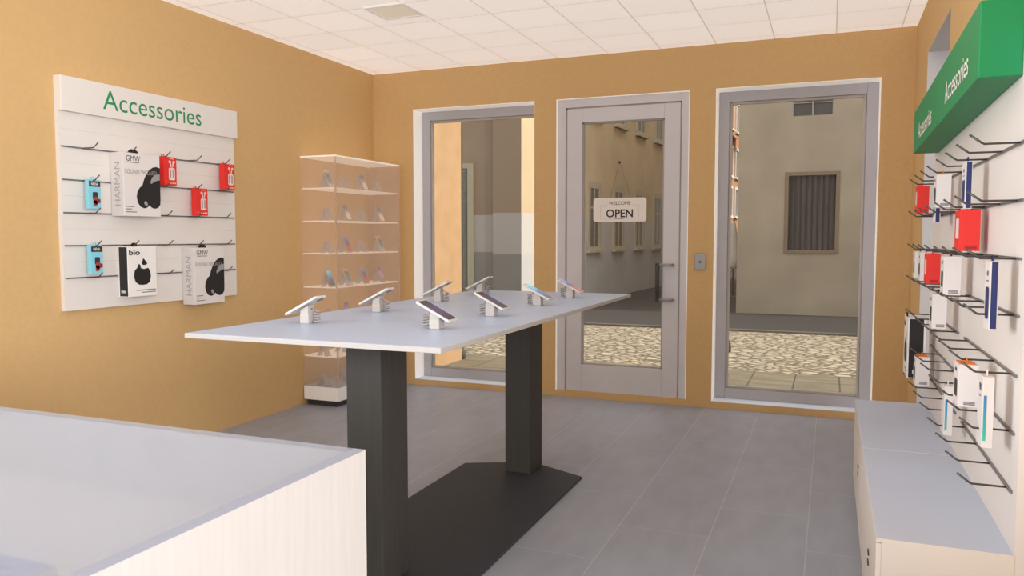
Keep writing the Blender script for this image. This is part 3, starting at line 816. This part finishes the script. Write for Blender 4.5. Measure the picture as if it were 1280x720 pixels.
# flank of the neighbouring house just outside the left window
nb = thing('orange_house_flank', 'bright orange plastered house wall just outside the left window', 'building', (-4.6, 7.85, G))
bobj('wall', [(-1.5, .351, -.94, .965, 0, 6.2)], sun_orange, nb)
dp = thing('downpipe', 'dark grey downpipe at the corner of the orange house wall', 'pipe', (-4.285, 8.876, G))
bm = bmesh.new(); tube(bm, [(0, 0, .1), (0, 0, 6)], .024, 10); obj('pipe', bm, pipe_m, dp, True)
bm = bmesh.new(); tube(bm, [(0, 0, .14), (0, 0, .1), (.01, .0, .05), (.012, 0, .0)], [.03, .05, .055, .035], 12); obj('shoe', bm, pipe_m, dp, True)

# corner house: local x runs along its lane front, seen in perspective through door
def oriented(name, label, p0, p1):
    """root at p0 on the ground, local x toward p1, local -y faces the viewer side"""
    a = math.atan2(p1[1] - p0[1], p1[0] - p0[0])
    return thing(name, label, 'building', (p0[0], p0[1], G), (0, 0, a))
def facade_window(parent, u0, u1, z0, z1, surround, paneM, f=.16, y=-.03, bars=True):
    bm = bmesh.new()
    for q in ((u0, u0 + f, y, .02, z0, z1), (u1 - f, u1, y, .02, z0, z1), (u0 + f, u1 - f, y, .02, z1 - f, z1), (u0, u1, y - .02, .02, z0, z0 + f * .9), (u0 - .04, u1 + .04, y - .07, .02, z0, z0 + .06)): box(bm, *q)
    wdw = obj('window', bm, surround, parent)
    bobj('pane', [(u0 + f, u1 - f, -.012, .01, z0 + f * .8, z1 - f)], paneM, wdw)
    if bars:
        um = (u0 + u1) / 2; bm = bmesh.new()
        box(bm, um - .025, um + .025, -.022, -.008, z0 + f * .8, z1 - f); zz = z0 + (z1 - z0) * .62
        box(bm, u0 + f, u1 - f, -.022, -.008, zz, zz + .05)
        obj('glazing_bar', bm, surround, wdw)
    return wdw
g = -G
# side B: seen through the door, runs away from the viewer
hb = oriented('corner_house', 'tan and brown corner house with grey plinth and framed windows across the lane', (-5.56, 14.22), (-4.89, 24.84))
bobj('plinth', [(0, 20.1, 0, .6, 0, 1.10 + g)], mat('ash_grey_plinth', (222, 220, 218), .95, .05, 1.5, .1), hb)
bobj('band', [(0, 20.2, .002, .6, 1.10 + g, 1.905 + g)], mat('lime_white_band', (228, 223, 217), .95, .05, 1.5, .1), hb)
bobj('wall', [(0, 20.2, .004, .6, 1.905 + g, 7.4)], plaster_tan, hb)
for k in range(8):
    u0 = 3.66 + 1.88 * k
    facade_window(hb, u0, u0 + .93, 1.06 + g, 2.76 + g, stone_frame, dark_pane)
    facade_window(hb, u0 + .1, u0 + 1.04, 4.25 + g, 5.8 + g, stone_frame, dark_pane)
# front D: faces the shop, seen through the left window; shade put into its darker colours
hd2 = oriented('front', 'x', (-6.112, 14.096), (-5.565, 14.219))
wl = math.hypot(.547, .123)
bpy.context.view_layer.update()
M2 = hb.matrix_world.inverted() @ hd2.matrix_world
bpy.data.objects.remove(hd2)
for nm, q, m_ in (('front_plinth', (0, wl, 0, .03, 0, 1.10 + g), plaster_grey), ('front_band', (0, wl, 0.001, .03, 1.10 + g, 1.905 + g), plaster_shade_white), ('front_wall', (0, wl, 0.002, .03, 1.905 + g, 7.4), plaster_shade_brown)):
    o = bobj(nm, [q], m_, hb); o.matrix_local = M2
hd3 = oriented('shuttered_house', 'narrow brown house front with a louvred shutter beside the orange wall', (-8.2, 13.66), (-6.112, 14.13))
wl = math.hypot(2.088, .47)
bobj('plinth', [(0, wl, 0, .05, 0, 1.14 + g)], plaster_grey, hd3)
bobj('band', [(0, wl, 0.001, .05, 1.14 + g, 1.86 + g)], plaster_shade_white, hd3)
bobj('wall', [(0, wl, 0.002, .05, 1.86 + g, 7.3)], plaster_shade_brown, hd3)
u1 = wl - .40
bobj('shutter_frame', [(u1 - .11, u1, -.05, .01, 0, 2.87 + g), (u1 - 1.1, u1 - .99, -.05, .01, 0, 2.87 + g), (u1 - .99, u1 - .11, -.05, .01, 2.77 + g, 2.87 + g)], door_trim, hd3)
bm = bmesh.new()
box(bm, u1 - .99, u1 - .11, -.02, .01, 0, 2.77 + g)
for k in range(44): box(bm, u1 - .97, u1 - .13, -.04, -.02, .08 + k * .063, .08 + k * .063 + .04)
obj('shutter', bm, shutter_m, hd3)

# far salmon house at the end of the lane
hf = oriented('salmon_house', 'salmon house with white framed windows glimpsed beside the beige wall', (-4.36, 34.4), (-4.1, 39.6))
a_ = hf
bobj('wall', [(.1, 5.2, 0, .6, 1.3, 9.5)], plaster_salmon, hf)
bobj('plinth', [(.1, 5.2, -.02, .6, 0, 1.3)], plaster_grey, hf)
whitef = mat('white_window_surround', (226, 218, 206), .8, .04, 4)
for u0 in (.2, 1.75, 3.3):
    for z0 in (2.4, 4.2, 6.3):
        facade_window(hf, u0, u0 + .95, z0, z0 + 1.45, whitef, dark_pane, f=.12, y=-.06, bars=False)
bm = bmesh.new(); prism(bm, [(0, 6.1), (-.5, 5.75), (-.5, 5.85), (0, 6.2)], 'x', .1, 3.6); obj('awning', bm, awning_m, hf)
hz = bobj('end_house', [(-8, 3, 44, 45, G, 12)], plaster_beige); tag(hz, 'pale house closing the far end of the lane', 'building')

# house opposite with the curtained window
hc = thing('beige_house', 'beige plastered house opposite with a curtained window and a small upper window', 'building', (-1.745, 16.4, G))
ww = 9.0
x0, x1, z0, z1 = .955, 1.818, 1.18 + g, 2.63 + g
X0, X1, Z0, Z1 = .98, 1.755, 3.78 + g, 4.9 + g
bobj('wall', [(0, x0, 0, .5, 0, 9), (x1, ww, 0, .5, 0, 9), (x0, x1, 0, .5, 0, z0), (x0, x1, 0, .5, z1, Z0), (x0, X0, 0, .5, Z0, Z1), (X1, x1, 0, .5, Z0, Z1), (x0, x1, 0, .5, Z1, 9)], plaster_beige, hc)
bobj('flank_wall', [(0, .5, .5, 14, 0, 9)], plaster_beige, hc)
f = .07
bm = bmesh.new()
for q in ((x0 - f, x0, -.012, .02, z0 - f, z1 + f), (x1, x1 + f, -.012, .02, z0 - f, z1 + f), (x0, x1, -.012, .02, z1, z1 + f), (x0, x1, -.02, .02, z0 - f, z0)): box(bm, *q)
wn = obj('window', bm, mat('brown_grey_surround', (140, 124, 104), .9, .06, 4, .1), hc)
bm = bmesh.new()
n = 60
vs = []
for i in range(n + 1):
    u = x0 + (x1 - x0) * i / n; y = .09 + .028 * math.sin(i / n * 2 * PI * 8.3) + .012 * math.sin(i * 1.7)
    vs.append((bm.verts.new((u, y, z0)), bm.verts.new((u, y, z1))))
for q, w_ in zip(vs, vs[1:]): bm.faces.new((q[0], w_[0], w_[1], q[1]))
obj('curtain', bm, curtain_m, wn, True)
bm = bmesh.new(); f = .035
for q in ((X0, X0 + f, .0, .05, Z0, Z1), (X1 - f, X1, .0, .05, Z0, Z1), (X0, X1, .0, .05, Z1 - f, Z1), ((X0 + X1) / 2 - .014, (X0 + X1) / 2 + .014, .0, .05, Z0, Z1), (X0, X1, 0.01, .05, 4.02 + g, 4.035 + g), (X0, X1, 0.01, .05, 4.4 + g, 4.43 + g)): box(bm, *q)
wn = obj('window', bm, mat('pale_blue_grey_bars', (158, 156, 150), .7, .04, 4), hc)
bobj('pane', [(X0, X1, .04, .06, Z0, Z1)], mat('dark_upper_pane', (84, 80, 78), .35, .1, 3), wn)

# white parasol folded shut, and a stone bollard
pa = thing('folded_parasol', 'white folded parasol glimpsed at the corner of the beige house', 'parasol', (-2.28, 20.6, G))
bm = bmesh.new(); tube(bm, [(0, 0, .02), (0, 0, 2.0)], .022, 8); obj('pole', bm, rust_m, pa, True)
bm = bmesh.new(); tube(bm, [(0, 0, .72), (.0, 0, .80), (.02, 0, 1.0), (.01, 0, 1.25), (0, 0, 1.6), (-.01, 0, 1.85), (0, 0, 1.95)], [.05, .12, .13, .10, .085, .06, .015], 12); obj('cloth', bm, parasol_m, pa, True)
bm = bmesh.new(); tube(bm, [(0, 0, 0), (0, 0, .04)], [.22, .2], 16); obj('foot', bm, bollard_m, pa)
bo = thing('bollard', 'low dark stone bollard at the lower edge of the right window', 'bollard', (-1.275, 10.75, G))
bm = bmesh.new(); tube(bm, [(0, 0, 0), (0, 0, .05), (0, 0, .12), (0, 0, .17), (0, 0, .19)], [.075, .08, .07, .045, .012], 14); obj('stone', bm, dark_stone, bo, True)
# unseen blocks added east of the shop to keep the sun out
nk = bobj('neighbour_block', [(2.0, 7, 2.2, D + .2, G, 8)], plaster_beige); tag(nk, 'plain house next door, on the shop side of the lane', 'building')

fk = bobj('side_street_house', [(8.0, 9.0, -10, D + .2, G, 10)], plaster_beige); tag(fk, 'tall plain house farther along, behind the house next door', 'building')  # added out of view, stops sun at the room's open side

# ------------------------------------------------------------------ light
def area(name, loc, tgt, sx, sy, power, col):
    l = bpy.data.lights.new(name, 'AREA'); l.shape = 'RECTANGLE'; l.size = sx; l.size_y = sy; l.energy = power; l.color = col
    o = bpy.data.objects.new(name, l); C.objects.link(o); o.location = loc
    o.rotation_euler = (Vector(tgt) - Vector(loc)).to_track_quat('-Z', 'Y').to_euler()
    return o
area('fill_lamp', (-1.8, -6, 2.0), (-1.8, 5.5, .9), 6, 2.4, 60, (.92, .96, 1))  # fill light added behind the camera, not a fitting of the shop
area('fill_lamp', (4.6, -2.8, 2.2), (-3.9, 5.0, .6), 4, 2.6, 660, (.92, .96, 1))  # added fill from outside the right wall, brightens surfaces facing it
area('fill_lamp', (-8.4, -2.8, 2.2), (.5, 5.0, .6), 4, 2.6, 720, (.92, .96, 1))  # matching unseen fill added beyond the left wall
sun = bpy.data.lights.new('sun', 'SUN'); sun.energy = 3.4; sun.angle = .01; sun.color = (1, .93, .8)
so = bpy.data.objects.new('sun', sun); C.objects.link(so)
so.rotation_euler = Vector((-1, -.03, -.68)).to_track_quat('-Z', 'Y').to_euler(); so.location = (8, 10, 8)

wd = bpy.data.worlds.new('World'); scene.world = wd; wd.use_nodes = True
bg = wd.node_tree.nodes['Background']; bg.inputs['Color'].default_value = (1, .98, .96, 1); bg.inputs['Strength'].default_value = 1.55

# ------------------------------------------------------------------ camera
cam = bpy.data.cameras.new('camera'); co = bpy.data.objects.new('camera', cam); C.objects.link(co)
cam.sensor_width = 36; cam.lens = 981.57 / 1280 * 36; cam.clip_start = .05; cam.clip_end = 200
co.location = (0, 0, CAM_Z)
co.rotation_euler = (PI / 2 - .0645, 0, .3848)
scene.camera = co
scene.view_settings.view_transform = 'Standard'; scene.view_settings.look = 'None'
scene.view_settings.exposure = 0; scene.view_settings.gamma = 1
scene.cycles.max_bounces = 10; scene.cycles.diffuse_bounces = 5; scene.cycles.transparent_max_bounces = 24
scene.cycles.sample_clamp_indirect = 6
